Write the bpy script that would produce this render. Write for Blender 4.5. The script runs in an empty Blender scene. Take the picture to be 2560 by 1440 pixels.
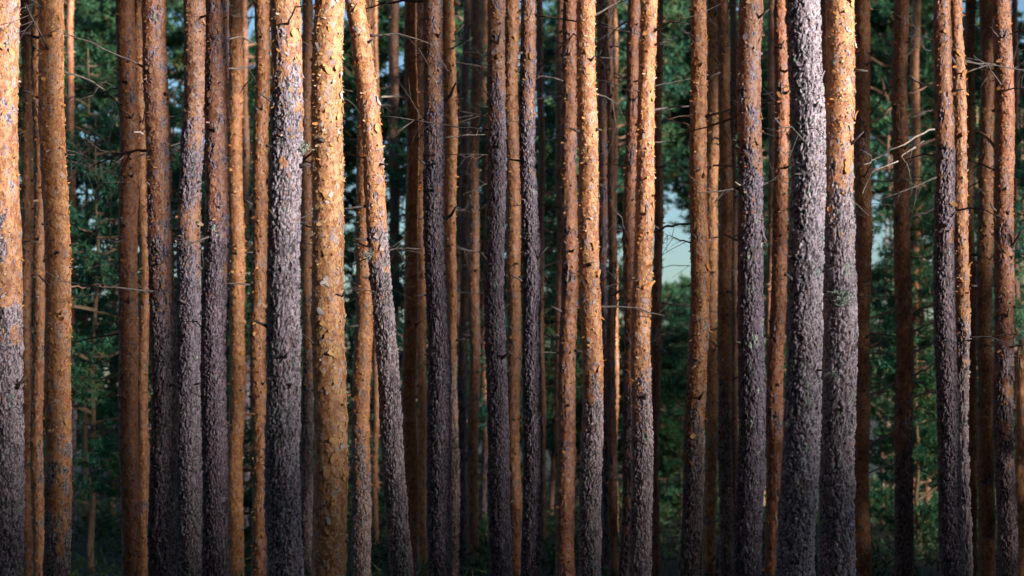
import bpy, math, random
import numpy as np
from mathutils import Vector

# ------------------------------------------------------------------ camera, sky, sun, exposure
SC = bpy.context.scene
COL = SC.collection
F = 4777.0                                   # focal length in pixels of a 2560 px wide frame
PITCH = math.atan(280.0 / F)
CAM = np.array([0.0, 0.0, 1.6])
cd = bpy.data.cameras.new("camera")
cam = bpy.data.objects.new("camera", cd)
COL.objects.link(cam)
SC.camera = cam
cd.sensor_width = 36.0
cd.lens = F / 2560.0 * 36.0
cd.clip_start = 0.1
cd.clip_end = 6000.0
cam.location = CAM
cam.rotation_euler = (math.pi / 2 + PITCH, 0, 0)
cd.dof.use_dof = True
cd.dof.focus_distance = 19.2
cd.dof.aperture_fstop = 1.6

SUN_AZ = math.radians(52)                    # to the right of straight behind the camera
SUN_EL = math.radians(9.5)
w = bpy.data.worlds.new("World")
SC.world = w
w.use_nodes = True
wn = w.node_tree.nodes
sky = wn.new("ShaderNodeTexSky")
sky.sky_type = 'NISHITA'
sky.sun_disc = False
sky.sun_elevation = SUN_EL
sky.sun_rotation = math.pi - SUN_AZ
sky.air_density = 1.0
sky.dust_density = 1.3
sky.ozone_density = 3.2
w.node_tree.links.new(sky.outputs[0], wn["Background"].inputs[0])
wn["Background"].inputs[1].default_value = 0.05
sl = bpy.data.lights.new("sun", 'SUN')
sl.energy = 2.6
sl.angle = math.radians(6.5)
sl.color = (1.0, 0.96, 0.92)
so = bpy.data.objects.new("sun", sl)
COL.objects.link(so)
sdir = Vector((math.sin(SUN_AZ) * math.cos(SUN_EL), -math.cos(SUN_AZ) * math.cos(SUN_EL), math.sin(SUN_EL)))
so.rotation_euler = sdir.to_track_quat('Z', 'Y').to_euler()
so.location = (20, -20, 30)
vs = SC.view_settings
vs.view_transform = 'Standard'
vs.look = 'None'
vs.gamma = 1.0
vs.use_curve_mapping = False
vs.exposure = 2.2
SC.render.engine = 'CYCLES'
SC.cycles.max_bounces = 8
SC.cycles.diffuse_bounces = 5
SC.cycles.use_denoising = True

# ------------------------------------------------------------------ helpers
cp, sp = math.cos(PITCH), math.sin(PITCH)


def P(px, py, D):
    """the point at depth D (metres ahead) that the photograph shows at pixel px, py"""
    u, v = (px - 1280.0) / F, (720.0 - py) / F
    s = D / (cp - sp * v)
    return np.array([u * s, D, CAM[2] + s * (sp + cp * v)])


def hash3(i, j, k, seed):
    h = (i.astype(np.int64) * 73856093) ^ (j.astype(np.int64) * 19349663) ^ (k.astype(np.int64) * 83492791) ^ (seed * 2654435761)
    h = (h ^ (h >> 13)) * 1274126177
    h = h & 0x7FFFFFFF
    h = (h ^ (h >> 15)) * 2246822519
    return (h & 0x7FFFFFFF)


def rnd3(i, j, k, seed):
    return hash3(i, j, k, seed).astype(np.float64) / 0x7FFFFFFF


def vnoise(p, seed):
    f = np.floor(p).astype(np.int64)
    t = p - f
    t = t * t * (3 - 2 * t)
    r = 0
    for a in (0, 1):
        for b in (0, 1):
            for c in (0, 1):
                wgt = (t[:, 0] if a else 1 - t[:, 0]) * (t[:, 1] if b else 1 - t[:, 1]) * (t[:, 2] if c else 1 - t[:, 2])
                r = r + wgt * rnd3(f[:, 0] + a, f[:, 1] + b, f[:, 2] + c, seed)
    return r


def fbm(p, seed, n=3):
    r, a, s = 0, 0.5, 0
    for o in range(n):
        r = r + a * vnoise(p * (2 ** o), seed + o)
        s += a
        a *= 0.5
    return r / s


def worley(p, seed):
    f = np.floor(p).astype(np.int64)
    n = len(p)
    F1 = np.full(n, 9.0)
    F2 = np.full(n, 9.0)
    idr = np.zeros(n)
    vec = np.zeros((n, 3))
    for a in (-1, 0, 1):
        for b in (-1, 0, 1):
            for c in (-1, 0, 1):
                i, j, k = f[:, 0] + a, f[:, 1] + b, f[:, 2] + c
                q = np.stack([i + rnd3(i, j, k, seed), j + rnd3(i, j, k, seed + 1), k + rnd3(i, j, k, seed + 2)], 1)
                d3 = p - q
                d = np.sqrt((d3 ** 2).sum(1))
                m = d < F1
                F2 = np.where(m, F1, np.minimum(F2, d))
                F1 = np.where(m, d, F1)
                idr = np.where(m, rnd3(i, j, k, seed + 3), idr)
                vec = np.where(m[:, None], d3, vec)
    return F1, F2, idr, vec


def smooth(a, b, x):
    t = np.clip((x - a) / (b - a), 0, 1)
    return t * t * (3 - 2 * t)


def mesh_np(name, V, Q, attrs=None, smooth_shade=False):
    """mesh from an N x 3 array and an M x k array of faces (all the same size)"""
    V = np.asarray(V, dtype=np.float32)
    Q = np.asarray(Q, dtype=np.int32)
    me = bpy.data.meshes.new(name)
    me.vertices.add(len(V))
    me.vertices.foreach_set("co", V.ravel())
    k = Q.shape[1]
    me.loops.add(Q.size)
    me.loops.foreach_set("vertex_index", Q.ravel())
    me.polygons.add(len(Q))
    me.polygons.foreach_set("loop_start", np.arange(0, Q.size, k, dtype=np.int32))
    if smooth_shade:
        me.polygons.foreach_set("use_smooth", np.ones(len(Q), dtype=bool))
    for a, val in (attrs or {}).items():
        at = me.attributes.new(a, 'FLOAT', 'POINT')
        at.data.foreach_set("value", np.asarray(val, dtype=np.float32))
    me.update(calc_edges=True)
    return me


def link(name, me, mat=None, parent=None, loc=(0, 0, 0), kind=None):
    o = bpy.data.objects.new(name, me)
    COL.objects.link(o)
    if mat is not None and me is not None and not me.materials:
        me.materials.append(mat)
    o.location = loc
    if parent is not None:
        o.parent = parent
    if kind:
        o["kind"] = kind
    return o


class MB:
    """collects tubes and loose faces of one part"""
    def __init__(self):
        self.v, self.f = [], []

    def tube(self, pts, rad, n=6, rng=None, cap=True):
        pts = np.asarray(pts, float)
        b = len(self.v)
        m = len(pts)
        for i in range(m):
            t = pts[min(i + 1, m - 1)] - pts[max(i - 1, 0)]
            t = t / (np.linalg.norm(t) + 1e-9)
            a = np.cross(t, [0.13, 0.31, 0.94])
            a /= np.linalg.norm(a) + 1e-9
            c = np.cross(t, a)
            for k in range(n):
                th = 2 * math.pi * k / n
                rr = rad[i] * (1 + (rng.uniform(-.18, .18) if rng else 0))
                self.v.append(pts[i] + rr * (math.cos(th) * a + math.sin(th) * c))
        for i in range(m - 1):
            for k in range(n):
                k2 = (k + 1) % n
                self.f.append((b + i * n + k, b + i * n + k2, b + (i + 1) * n + k2, b + (i + 1) * n + k))
        if cap:
            self.f.append(tuple(b + k for k in range(n))[::-1])
            self.f.append(tuple(b + (m - 1) * n + k for k in range(n)))

    def build(self, name, mat, parent=None, smooth_shade=True, kind=None):
        me = bpy.data.meshes.new(name)
        me.from_pydata([tuple(x) for x in self.v], [], self.f)
        if smooth_shade:
            me.polygons.foreach_set("use_smooth", np.ones(len(me.polygons), dtype=bool))
        return link(name, me, mat, parent, kind=kind)


# ------------------------------------------------------------------ materials
def new_mat(name):
    m = bpy.data.materials.new(name)
    m.use_nodes = True
    nt = m.node_tree
    b = nt.nodes["Principled BSDF"]
    b.inputs["Roughness"].default_value = 0.85
    b.inputs["Specular IOR Level"].default_value = 0.25
    return m, nt, b


class G:
    def __init__(self, nt):
        self.nt = nt

    def n(self, t, **kw):
        x = self.nt.nodes.new(t)
        for k, v in kw.items():
            setattr(x, k, v)
        return x

    def l(self, a, b):
        self.nt.links.new(a, b)

    def attr(self, name):
        return self.n("ShaderNodeAttribute", attribute_name=name).outputs["Fac"]

    def mix(self, fac, a, b, mode='MIX'):
        x = self.n("ShaderNodeMix", data_type='RGBA', blend_type=mode)
        for i, val in ((0, fac), (6, a), (7, b)):
            if hasattr(val, "links"):
                self.l(val, x.inputs[i])
            elif i == 0:
                x.inputs[0].default_value = val
            else:
                x.inputs[i].default_value = (*val, 1)
        return x.outputs[2]

    def ramp(self, fac, stops, interp='LINEAR'):
        x = self.n("ShaderNodeValToRGB")
        x.color_ramp.interpolation = interp
        e = x.color_ramp.elements
        while len(e) < len(stops):
            e.new(0.5)
        for q, (p, c) in zip(e, stops):
            q.position = p
            q.color = (*c, 1) if len(c) == 3 else c
        self.l(fac, x.inputs[0])
        return x.outputs[0]

    def mrange(self, v, a, b, c=0.0, d=1.0):
        x = self.n("ShaderNodeMapRange", interpolation_type='SMOOTHSTEP')
        self.l(v, x.inputs[0])
        for i, q in enumerate((a, b, c, d)):
            x.inputs[i + 1].default_value = q
        return x.outputs[0]

    def noise(self, scale, detail=4, rough=0.55, stretch=None):
        tc = self.n("ShaderNodeTexCoord").outputs["Object"]
        if stretch:
            mp = self.n("ShaderNodeMapping")
            mp.inputs["Scale"].default_value = stretch
            self.l(tc, mp.inputs[0])
            tc = mp.outputs[0]
        x = self.n("ShaderNodeTexNoise")
        x.inputs["Scale"].default_value = scale
        x.inputs["Detail"].default_value = detail
        x.inputs["Roughness"].default_value = rough
        self.l(tc, x.inputs["Vector"])
        return x.outputs[0]

    def bump(self, h, strength, dist, bsdf):
        x = self.n("ShaderNodeBump")
        x.inputs["Strength"].default_value = strength
        x.inputs["Distance"].default_value = dist
        self.l(h, x.inputs["Height"])
        self.l(x.outputs[0], bsdf.inputs["Normal"])


def bark_material():
    m, nt, b = new_mat("pine_bark")
    g = G(nt)
    org, hgt, rnd = g.attr("org"), g.attr("hgt"), g.attr("rnd")
    gray = g.ramp(rnd, [(0.0, (0.19, 0.155, 0.178)), (0.35, (0.33, 0.28, 0.315)), (0.62, (0.47, 0.41, 0.45)),
                        (0.80, (0.28, 0.20, 0.205)), (0.90, (0.30, 0.15, 0.105)), (1.0, (0.54, 0.49, 0.515))])
    n1 = g.noise(45, 5, 0.65, (1, 1, 0.45))
    gray = g.mix(g.mrange(n1, 0.45, 0.75), gray, (0.15, 0.12, 0.14), 'MIX')
    gray = g.mix(g.mrange(hgt, 0.0, 0.34), (0.05, 0.036, 0.042), gray)
    orange = g.ramp(rnd, [(0.0, (0.28, 0.105, 0.05)), (0.22, (0.43, 0.195, 0.082)), (0.5, (0.53, 0.275, 0.125)),
                          (0.72, (0.57, 0.32, 0.165)), (0.80, (0.40, 0.18, 0.11)), (0.90, (0.50, 0.35, 0.28)), (1.0, (0.27, 0.20, 0.215))])
    n2 = g.noise(26, 5, 0.6, (1, 1, 0.5))
    orange = g.mix(g.mrange(n2, 0.50, 0.66), orange, (0.27, 0.095, 0.04))
    orange = g.mix(g.mrange(g.noise(62, 4, 0.6, (1, 1, 0.55)), 0.57, 0.66), orange, (0.12, 0.055, 0.04))
    orange = g.mix(g.mrange(hgt, 0.0, 0.30), (0.09, 0.036, 0.016), orange)
    c = g.mix(org, gray, orange)
    n3 = g.noise(3.0, 3, 0.5)
    c = g.mix(1.0, c, g.ramp(n3, [(0.3, (0.72, 0.72, 0.74)), (0.7, (1.12, 1.1, 1.08))]), 'MULTIPLY')
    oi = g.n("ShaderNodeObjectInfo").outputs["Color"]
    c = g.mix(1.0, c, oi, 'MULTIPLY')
    lich = g.mrange(g.attr("lich"), 0.45, 0.6)
    c = g.mix(lich, c, (0.20, 0.25, 0.19))
    g.l(c, b.inputs["Base Color"])
    b.inputs["Roughness"].default_value = 0.6
    b.inputs["Specular IOR Level"].default_value = 0.4
    g.bump(g.noise(170, 5, 0.7, (1, 1, 0.5)), 0.55, 0.006, b)
    return m


def flake_material(name, stops):
    m, nt, b = new_mat(name)
    g = G(nt)
    t = g.attr("tone")
    c = g.ramp(t, stops)
    c = g.mix(g.mrange(g.noise(60, 4), 0.45, 0.75, 0, 0.6), c, (0.20, 0.10, 0.06))
    oi = g.n("ShaderNodeObjectInfo").outputs["Color"]
    c = g.mix(1.0, c, oi, 'MULTIPLY')
    g.l(c, b.inputs["Base Color"])
    return m


def plain(name, col, col2, scale, rough=0.85, bump=0.0, stretch=None):
    m, nt, b = new_mat(name)
    g = G(nt)
    n = g.noise(scale, 5, 0.6, stretch)
    c = g.mix(g.mrange(n, 0.3, 0.7), col, col2)
    oi = g.n("ShaderNodeObjectInfo").outputs["Color"]
    c = g.mix(1.0, c, oi, 'MULTIPLY')
    g.l(c, b.inputs["Base Color"])
    b.inputs["Roughness"].default_value = rough
    if bump:
        g.bump(n, bump, 0.01, b)
    return m


M_BARK = bark_material()
M_SCALE = flake_material("bark_scale", [(0.0, (0.30, 0.11, 0.04)), (0.35, (0.50, 0.22, 0.07)), (0.65, (0.66, 0.38, 0.14)),
                                        (0.82, (0.52, 0.40, 0.36)), (1.0, (0.74, 0.52, 0.26))])
M_FLAKE = flake_material("loose_bark", [(0.0, (0.46, 0.22, 0.08)), (0.45, (0.56, 0.30, 0.12)), (0.72, (0.56, 0.36, 0.19)), (0.8, (0.42, 0.34, 0.33)),
                                        (1.0, (0.52, 0.44, 0.43))])
M_GRAYPLATE = flake_material("bark_plate_gray", [(0.0, (0.13, 0.10, 0.12)), (0.4, (0.26, 0.215, 0.245)), (0.75, (0.36, 0.31, 0.335)),
                                                 (0.9, (0.27, 0.15, 0.11)), (1.0, (0.40, 0.37, 0.38))])
M_DEAD = plain("dead_wood", (0.055, 0.042, 0.038), (0.13, 0.105, 0.095), 30, bump=0.4)
M_PALE = plain("bare_pale_wood", (0.21, 0.17, 0.14), (0.36, 0.30, 0.26), 30, bump=0.4)
M_LIMB = plain("limb_bark", (0.17, 0.09, 0.058), (0.28, 0.155, 0.095), 14, bump=0.4)
M_LICHEN = plain("lichen", (0.27, 0.32, 0.26), (0.46, 0.50, 0.42), 60)
M_GROUND = plain("forest_floor", (0.030, 0.028, 0.016), (0.055, 0.038, 0.022), 1.6, bump=0.6)
M_SHRUB = plain("undergrowth_leaf", (0.020, 0.052, 0.020), (0.048, 0.085, 0.026), 0.8, rough=0.6)
M_BREAK = plain("broken_wood", (0.42, 0.26, 0.13), (0.58, 0.40, 0.22), 20)


def needle_material():
    m, nt, b = new_mat("pine_needles")
    g = G(nt)
    n = g.noise(0.9, 3)
    t = g.attr("tone")
    c = g.mix(g.mrange(n, 0.35, 0.65), (0.036, 0.125, 0.076), (0.082, 0.165, 0.066))
    c = g.mix(g.mrange(t, 0.86, 1.0), c, (0.15, 0.12, 0.035))
    oi = g.n("ShaderNodeObjectInfo").outputs["Color"]
    c = g.mix(1.0, c, oi, 'MULTIPLY')
    g.l(c, b.inputs["Base Color"])
    b.inputs["Roughness"].default_value = 0.55
    tr = g.n("ShaderNodeBsdfTranslucent")
    g.l(c, tr.inputs["Color"])
    mx = g.n("ShaderNodeMixShader")
    mx.inputs[0].default_value = 0.42
    g.l(b.outputs[0], mx.inputs[1])
    g.l(tr.outputs[0], mx.inputs[2])
    g.l(mx.outputs[0], nt.nodes["Material Output"].inputs["Surface"])
    return m


M_NEEDLE = needle_material()

# ------------------------------------------------------------------ ground: forest floor and a bank added unseen behind the camera to shade the trunk feet
SHADE_BANK_H = 10.05


def ground_z(x, y):
    x = np.asarray(x, float)
    y = np.asarray(y, float)
    z = 0.10 * np.sin(x * 0.35 + 1.0) * np.cos(y * 0.22) + 0.05 * np.sin(x * 1.1 + y * 0.8)
    z = z - 1.5 * smooth(3, 13, y)
    side = 1 - smooth(120, 220, np.abs(x - 20))
    z = z + SHADE_BANK_H * smooth(-1.2, -8.6, y) * (1 - smooth(-60, -140, y)) * side
    z = z * (1 - smooth(150, 300, np.sqrt(x * x + y * y)))
    return z


gx = np.concatenate([[-3000, -1200, -500, -250], np.arange(-160, -40, 6), np.arange(-40, 40, 0.8), np.arange(40, 200, 6), [250, 500, 1200, 3000]])
gy = np.concatenate([[-3000, -1200, -400], np.arange(-150, -12, 6), np.arange(-12, 70, 0.8), np.arange(70, 160, 6), [250, 500, 1200, 3000]])
X, Y = np.meshgrid(gx, gy)
Zg = ground_z(X, Y)
nx, ny = len(gx), len(gy)
I = np.arange(nx * ny).reshape(ny, nx)
Q = np.stack([I[:-1, :-1], I[:-1, 1:], I[1:, 1:], I[1:, :-1]], -1).reshape(-1, 4)
link("forest_floor", mesh_np("forest_floor", np.stack([X, Y, Zg], -1).reshape(-1, 3), Q, smooth_shade=True), M_GROUND, kind="structure")

# ------------------------------------------------------------------ the trunks in the photograph
# key: list of (row, centre px, width px); depth; bark profile (row, 1 = orange papery, 0 = grey rugged); tint = bark tone with the trunk's light or shade put in; label
ST = "pines of the close-standing forest"
T = []


def tree(name, pts, D, prof, label, tint=(1, 1, 1), flakes=0, scales=1.0):
    T.append(dict(name=name, pts=pts, D=D, prof=prof, label=label, tint=tint, flakes=flakes, scales=scales))


O = 1.0
tree("pale_left", [(0, 8, 76), (720, 14, 78), (1440, 16, 80)], 18.4, [(0, .95), (520, .8), (760, .55), (900, .15), (1000, 0)],
     "pine cut off by the left edge, orange above and lilac grey below", (1.05, 1, 1), 10)
tree("l2", [(0, 65, 27), (720, 69, 28), (1440, 69, 28)], 27, [(0, 1), (1440, .9)],
     "narrow dim rusty pine second from the left edge", (.5, .42, .36))
tree("l2b", [(0, 96, 28), (720, 97, 29), (1440, 96, 30)], 25, [(0, 1), (1440, .85)],
     "dim brown pine hugging the left side of the wide orange left pine", (.55, .46, .38))
tree("l3", [(0, 128, 62), (720, 141, 64), (1440, 147, 64)], 19.2, [(0, 1), (1090, 1), (1150, .1), (1210, .75), (1280, .25), (1440, 0)],
     "wide orange pine by the left edge, small curled scales, grey only near its foot", (.95, .86, .73), 14)
tree("l3b", [(0, 176, 17), (720, 179, 18), (1440, 182, 18)], 43, [(0, 1), (850, .9), (980, 0)],
     "thin blurred far pine peeping out right of the wide orange pine by the left edge", (1, .8, .75))
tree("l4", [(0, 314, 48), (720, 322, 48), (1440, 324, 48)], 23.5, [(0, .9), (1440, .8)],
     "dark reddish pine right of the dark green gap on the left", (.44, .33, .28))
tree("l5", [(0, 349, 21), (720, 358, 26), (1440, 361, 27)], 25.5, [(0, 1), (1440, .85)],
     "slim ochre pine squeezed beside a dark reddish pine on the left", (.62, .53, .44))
tree("l6", [(0, 388, 59), (720, 404, 64), (1440, 408, 66)], 19.3, [(0, .85), (420, .7), (700, .5), (800, .08), (900, 0)],
     "rusty purple pine with a forked dead branch reaching left, grey in its lower half", (.44, .38, .41), 4)
tree("l7", [(0, 485, 54), (300, 482, 54), (720, 475, 61), (1440, 473, 66)], 20.9, [(0, 1), (250, .95), (340, .3), (470, .12), (525, .8), (600, .75), (650, 0)],
     "pine with dark grey bark broken by one orange patch, between two reddish pines", (.4, .365, .4), 4)
tree("l8", [(0, 540, 57), (720, 539, 61), (1440, 538, 62)], 19.8, [(0, .8), (400, .62), (600, .35), (760, .08), (860, 0)],
     "reddish pine mottled purple, just right of the pine with one orange patch", (.46, .39, .44), 3)
tree("l9", [(0, 588, 34), (720, 592, 38), (1440, 590, 38)], 30, [(0, 1), (1440, .9)],
     "sunlit golden orange pine half hidden behind dark green needles in its upper part", (.85, .72, .55))
tree("l9b", [(0, 612, 16), (720, 614, 17), (1440, 616, 17)], 44, [(0, 1), (800, .8), (950, 0)],
     "faint pinkish far pine beside a golden orange pine left of centre", (1, .85, .85))
tree("l10", [(0, 653, 37), (720, 650, 37), (1440, 647, 40)], 23.2, [(0, 1), (1440, .9)],
     "straight dark orange pine standing just left of a thick pale grey pine", (.58, .48, .38))
tree("g11", [(0, 713, 76), (360, 711, 78), (720, 710, 82), (1440, 717, 88)], 17.0, [(0, .95), (90, .85), (150, .5), (230, .25), (318, .2), (335, .95), (350, .75), (365, .05), (420, 0)],
     "thick pale lilac grey pine with an orange top, directly left of the bright golden pine", (1.08, 1.05, 1.05), 12)
tree("b12", [(0, 766, 24), (720, 768, 32), (1440, 770, 26)], 31, [(0, 1), (880, .9), (1000, 0)],
     "blurred brown pine in the gap between the thick grey pine and the bright golden pine", (.52, .44, .38))
tree("gold13", [(0, 822, 75), (720, 822, 80), (1440, 823, 84)], 18.0, [(0, 1), (1440, .97)],
     "brightest golden orange pine covered in peeling curls from top to foot", (1.05, 1.05, 1.0), 120, 1.3)
tree("lean14", [(0, 887, 46), (240, 913, 50), (480, 940, 54), (720, 958, 55), (960, 974, 55), (1200, 988, 55), (1440, 1000, 54)], 18.6,
     [(0, 1), (250, .9), (275, .3), (300, .95), (420, .8), (500, .75), (590, .3), (640, .4), (690, .1), (760, 0)],
     "leaning pine slanting down to the right, orange above and grey below", (1, .93, .88), 16)
tree("b15", [(0, 920, 40), (720, 908, 44), (1440, 905, 48)], 25.5, [(0, 1), (1090, .85), (1180, .1), (1440, 0)],
     "upright orange pine crossed by the leaning pine", (.68, .57, .45))
tree("b16", [(0, 940, 13), (720, 939, 14), (1440, 939, 15)], 42, [(0, 1), (1440, .9)],
     "very thin far brown pine seen low beside the leaning pine", (.8, .7, .6))
tree("b18b", [(0, 984, 25), (720, 986, 26), (1440, 988, 26)], 46, [(0, 1), (1440, .6)],
     "blurred reddish far pine behind the pale sky gaps right of the leaning pine", (.5, .43, .43))
tree("c17", [(0, 1029, 30), (720, 1028, 35), (1440, 1022, 36)], 27, [(0, 1), (1440, .9)],
     "dark reddish pine with a short pale curved branch stub pointing left", (.78, .58, .46))
tree("c18", [(0, 1048, 22), (720, 1053, 22), (1440, 1055, 26)], 32, [(0, 1), (1440, .9)],
     "slim pale orange sunlit pine pressed behind a dark reddish pine left of centre", (1.2, 1.05, .9))
tree("c19", [(0, 1084, 48), (720, 1091, 56), (1440, 1100, 60)], 20.5, [(0, .9), (200, .75), (360, .45), (440, .08), (520, 0)],
     "pine with a black broken stub on its right, rusty top over dark purple grey bark", (.43, .385, .43), 4)
tree("c20", [(0, 1121, 30), (720, 1126, 36), (1440, 1128, 36)], 26.5, [(0, 1), (880, .9), (1000, .1), (1100, 0)],
     "ochre orange pine half hidden behind the pine with black broken stubs", (.8, .67, .53))
tree("c21", [(0, 1166, 18), (720, 1159, 22), (1440, 1155, 24)], 36, [(0, .8), (800, .7), (1000, 0)],
     "dim dark red pine left of a thin grey brown pine near the centre", (.38, .31, .32))
tree("c22", [(0, 1190, 27), (720, 1185, 27), (1440, 1184, 27)], 33, [(0, .8), (1440, .8)],
     "thin grey brown pine between two stretches of dark forest left of the centre", (.6, .52, .47))
tree("c22b", [(0, 1212, 15), (720, 1211, 16), (1440, 1211, 17)], 45, [(0, 1), (1000, .9), (1200, .3)],
     "far thin reddish pine seen just left of a grey pine at the centre", (.7, .55, .5))
tree("c23", [(0, 1239, 43), (720, 1241, 48), (1440, 1251, 57)], 19.4, [(0, .95), (240, .75), (320, .25), (400, .06), (480, 0)],
     "left one of two dark grey pines with rusty tops at the picture's centre", (.42, .38, .43), 5)
tree("c24", [(0, 1280, 36), (720, 1283, 34), (1440, 1291, 32)], 28, [(0, 1), (1440, .9)],
     "dark orange pine seen between the two dark grey pines at the centre", (.5, .4, .31))
tree("c25", [(0, 1321, 38), (720, 1326, 43), (1440, 1333, 50)], 20.8, [(0, .95), (130, .8), (230, .45), (350, .35), (430, .06), (520, 0)],
     "right one of two dark grey pines with rusty tops at the picture's centre", (.42, .38, .43), 5)
tree("c26", [(0, 1350, 17), (720, 1353, 17), (1440, 1356, 18)], 37, [(0, .9), (1440, .9)],
     "thin dark brown pine close right of the two central grey pines", (.4, .32, .28))
tree("c27", [(0, 1401, 20), (720, 1398, 18), (1440, 1396, 18)], 38, [(0, 1), (1440, .9)],
     "narrow rusty pine tucked behind the left side of a dark reddish pine right of centre", (.55, .42, .36))
tree("c28", [(0, 1429, 36), (720, 1420, 42), (1440, 1416, 46)], 25, [(0, .85), (1440, .75)],
     "dark reddish brown pine left of a sunlit orange pine with grey foot", (.56, .44, .42))
tree("c29", [(0, 1467, 46), (720, 1475, 51), (1440, 1477, 56)], 19.4, [(0, 1), (940, 1), (975, .4), (1000, .05), (1060, .15), (1090, .2), (1130, 0)],
     "sunlit bright orange pine right of centre turning grey abruptly in its lower third", (1.08, 1, .94), 26)
tree("c30", [(0, 1502, 23), (720, 1509, 22), (1440, 1513, 24)], 30, [(0, .85), (300, .8), (620, .45), (760, 0)],
     "slender purple grey pine behind the right side of a bright orange pine", (.6, .5, .56))
tree("c31", [(0, 1526, 20), (720, 1529, 20), (1440, 1534, 25)], 28, [(0, .7), (1440, .7)],
     "slim dark brown pine with many bare dead branches right of centre", (.36, .3, .27))
tree("c31b", [(0, 1537, 13), (720, 1538, 13), (1440, 1540, 13)], 40, [(0, 1), (1440, 1)],
     "sliver of a lit far orange pine behind a slim dark brown pine", (1.1, .95, .85))
tree("c32", [(0, 1582, 30), (720, 1575, 30), (1440, 1566, 32)], 25, [(0, .85), (900, .7), (1050, .2)],
     "dark red pine overlapped on its right by an orange pine with a grey lower trunk", (.56, .42, .4))
tree("c33", [(0, 1617, 40), (720, 1609, 48), (1440, 1599, 54)], 20.0, [(0, .95), (880, .95), (960, .5), (1000, .1), (1060, .12), (1110, .2), (1160, 0)],
     "orange pine with grey bark patches on its right side, left of the large sky gap", (1.02, .93, .84), 22)
tree("c34", [(0, 1648, 24), (720, 1642, 22), (1440, 1637, 22)], 29, [(0, .85), (1440, .8)],
     "thin dark red pine on the left border of the large sky gap", (.44, .33, .32))
tree("r35", [(0, 1748, 40), (720, 1745, 47), (1080, 1737, 48), (1440, 1725, 52)], 20.6, [(0, 1), (900, .9), (1010, .55), (1120, .3), (1250, 0)],
     "scaly dull orange pine on the right border of the large sky gap", (.7, .6, .5), 8, 1.5)
tree("r36", [(0, 1781, 28), (720, 1780, 28), (1440, 1771, 34)], 30, [(0, 1), (1440, .9)],
     "pale orange pine directly behind the right edge of a scaly dull orange pine", (1.05, .92, .78))
tree("r37", [(0, 1808, 28), (720, 1814, 33), (1440, 1812, 35)], 28, [(0, 1), (880, .95), (960, .5), (1050, 0)],
     "lit orange pine with a tuft of green needles in front, purple grey below", (.74, .62, .5))
tree("r38", [(0, 1831, 17), (720, 1836, 18), (1440, 1838, 20)], 34, [(0, .8), (1440, .8)],
     "dim thin brown pine touching the left side of a wide dark grey pine", (.42, .34, .3))
tree("r39", [(0, 1878, 58), (720, 1876, 66), (1440, 1873, 70)], 19.8, [(0, .95), (300, .85), (380, .6), (440, .25), (500, .12), (620, .06), (720, 0)],
     "wide dark grey pine, rust orange top, left of the two thick pale grey pines", (.4, .36, .42), 8)
tree("r40b", [(0, 1930, 18), (720, 1928, 20), (1440, 1922, 22)], 38, [(0, 1), (1440, .9)],
     "narrow dull brown pine behind the left side of a dark rust pine", (.55, .44, .38))
tree("r40", [(0, 1956, 32), (720, 1946, 40), (1440, 1933, 44)], 24.5, [(0, .9), (1440, .75)],
     "dark rust brown pine close to the left of the thickest grey pine", (.62, .46, .4))
tree("r41", [(0, 2014, 83), (720, 2011, 90), (1080, 2003, 91), (1440, 1995, 93)], 17.0, [(0, 0), (1440, 0)],
     "thickest pine, pale lilac grey rugged bark from top to foot", (1.12, 1.1, 1.1), 4)
tree("r42", [(0, 2101, 72), (480, 2100, 74), (720, 2098, 78), (1080, 2092, 86), (1440, 2090, 94)], 17.3, [(0, .96), (300, .93), (370, .7), (410, .85), (425, .3), (470, .1), (520, .35), (560, .3), (590, 0)],
     "thick pine right beside the thickest grey one, golden orange top above pale grey bark", (1.1, 1.05, 1.03), 26)
tree("r42b", [(0, 2059, 26), (720, 2062, 26), (1440, 2064, 26)], 30, [(0, 1), (1440, 1)],
     "sliver of an orange pine in the slit between the two thick pale grey pines", (.9, .75, .6))
tree("r43", [(0, 2158, 40), (720, 2154, 40), (1440, 2154, 46)], 26, [(0, .95), (1440, .85)],
     "dark orange brown pine directly right of the thick pine with golden top", (.68, .54, .42))
tree("r44", [(0, 2250, 36), (720, 2257, 44), (1440, 2262, 46)], 26.5, [(0, .9), (1050, .8), (1150, .15), (1250, 0)],
     "brown red pine standing free behind the tip of a long pale dead branch", (.66, .51, .43))
tree("r45", [(0, 2290, 22), (720, 2287, 22), (1440, 2284, 22)], 44, [(0, 1), (1440, .8)],
     "blurred far orange pine amid green branches right of a free standing brown red pine", (1, .82, .68))
tree("r46", [(0, 2354, 44), (720, 2365, 50), (1080, 2372, 56), (1440, 2378, 62)], 19.6, [(0, .85), (320, .7), (430, .4), (560, .2), (680, .05), (760, 0)],
     "pine bearing the long pale dead branch on its left, rusty top over dark grey", (.6, .52, .54), 8)
tree("r47", [(0, 2393, 34), (720, 2402, 36), (1080, 2407, 38), (1440, 2412, 38)], 20.4, [(0, 1), (760, .9), (860, .6), (930, .1), (1000, 0)],
     "orange pine pressed against the right side of the pine with the long pale dead branch", (.72, .63, .57), 5)
tree("r48", [(0, 2424, 24), (720, 2426, 26), (1440, 2434, 26)], 29, [(0, 1), (1440, .9)],
     "slim orange brown pine behind the right edge of the joined pair near the right border", (.52, .43, .35))
tree("r49", [(0, 2466, 34), (720, 2464, 36), (1440, 2465, 44)], 28, [(0, .95), (1440, .8)],
     "dim ochre pine behind the left side of a reddish pine near the right border", (.62, .5, .4))
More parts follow.
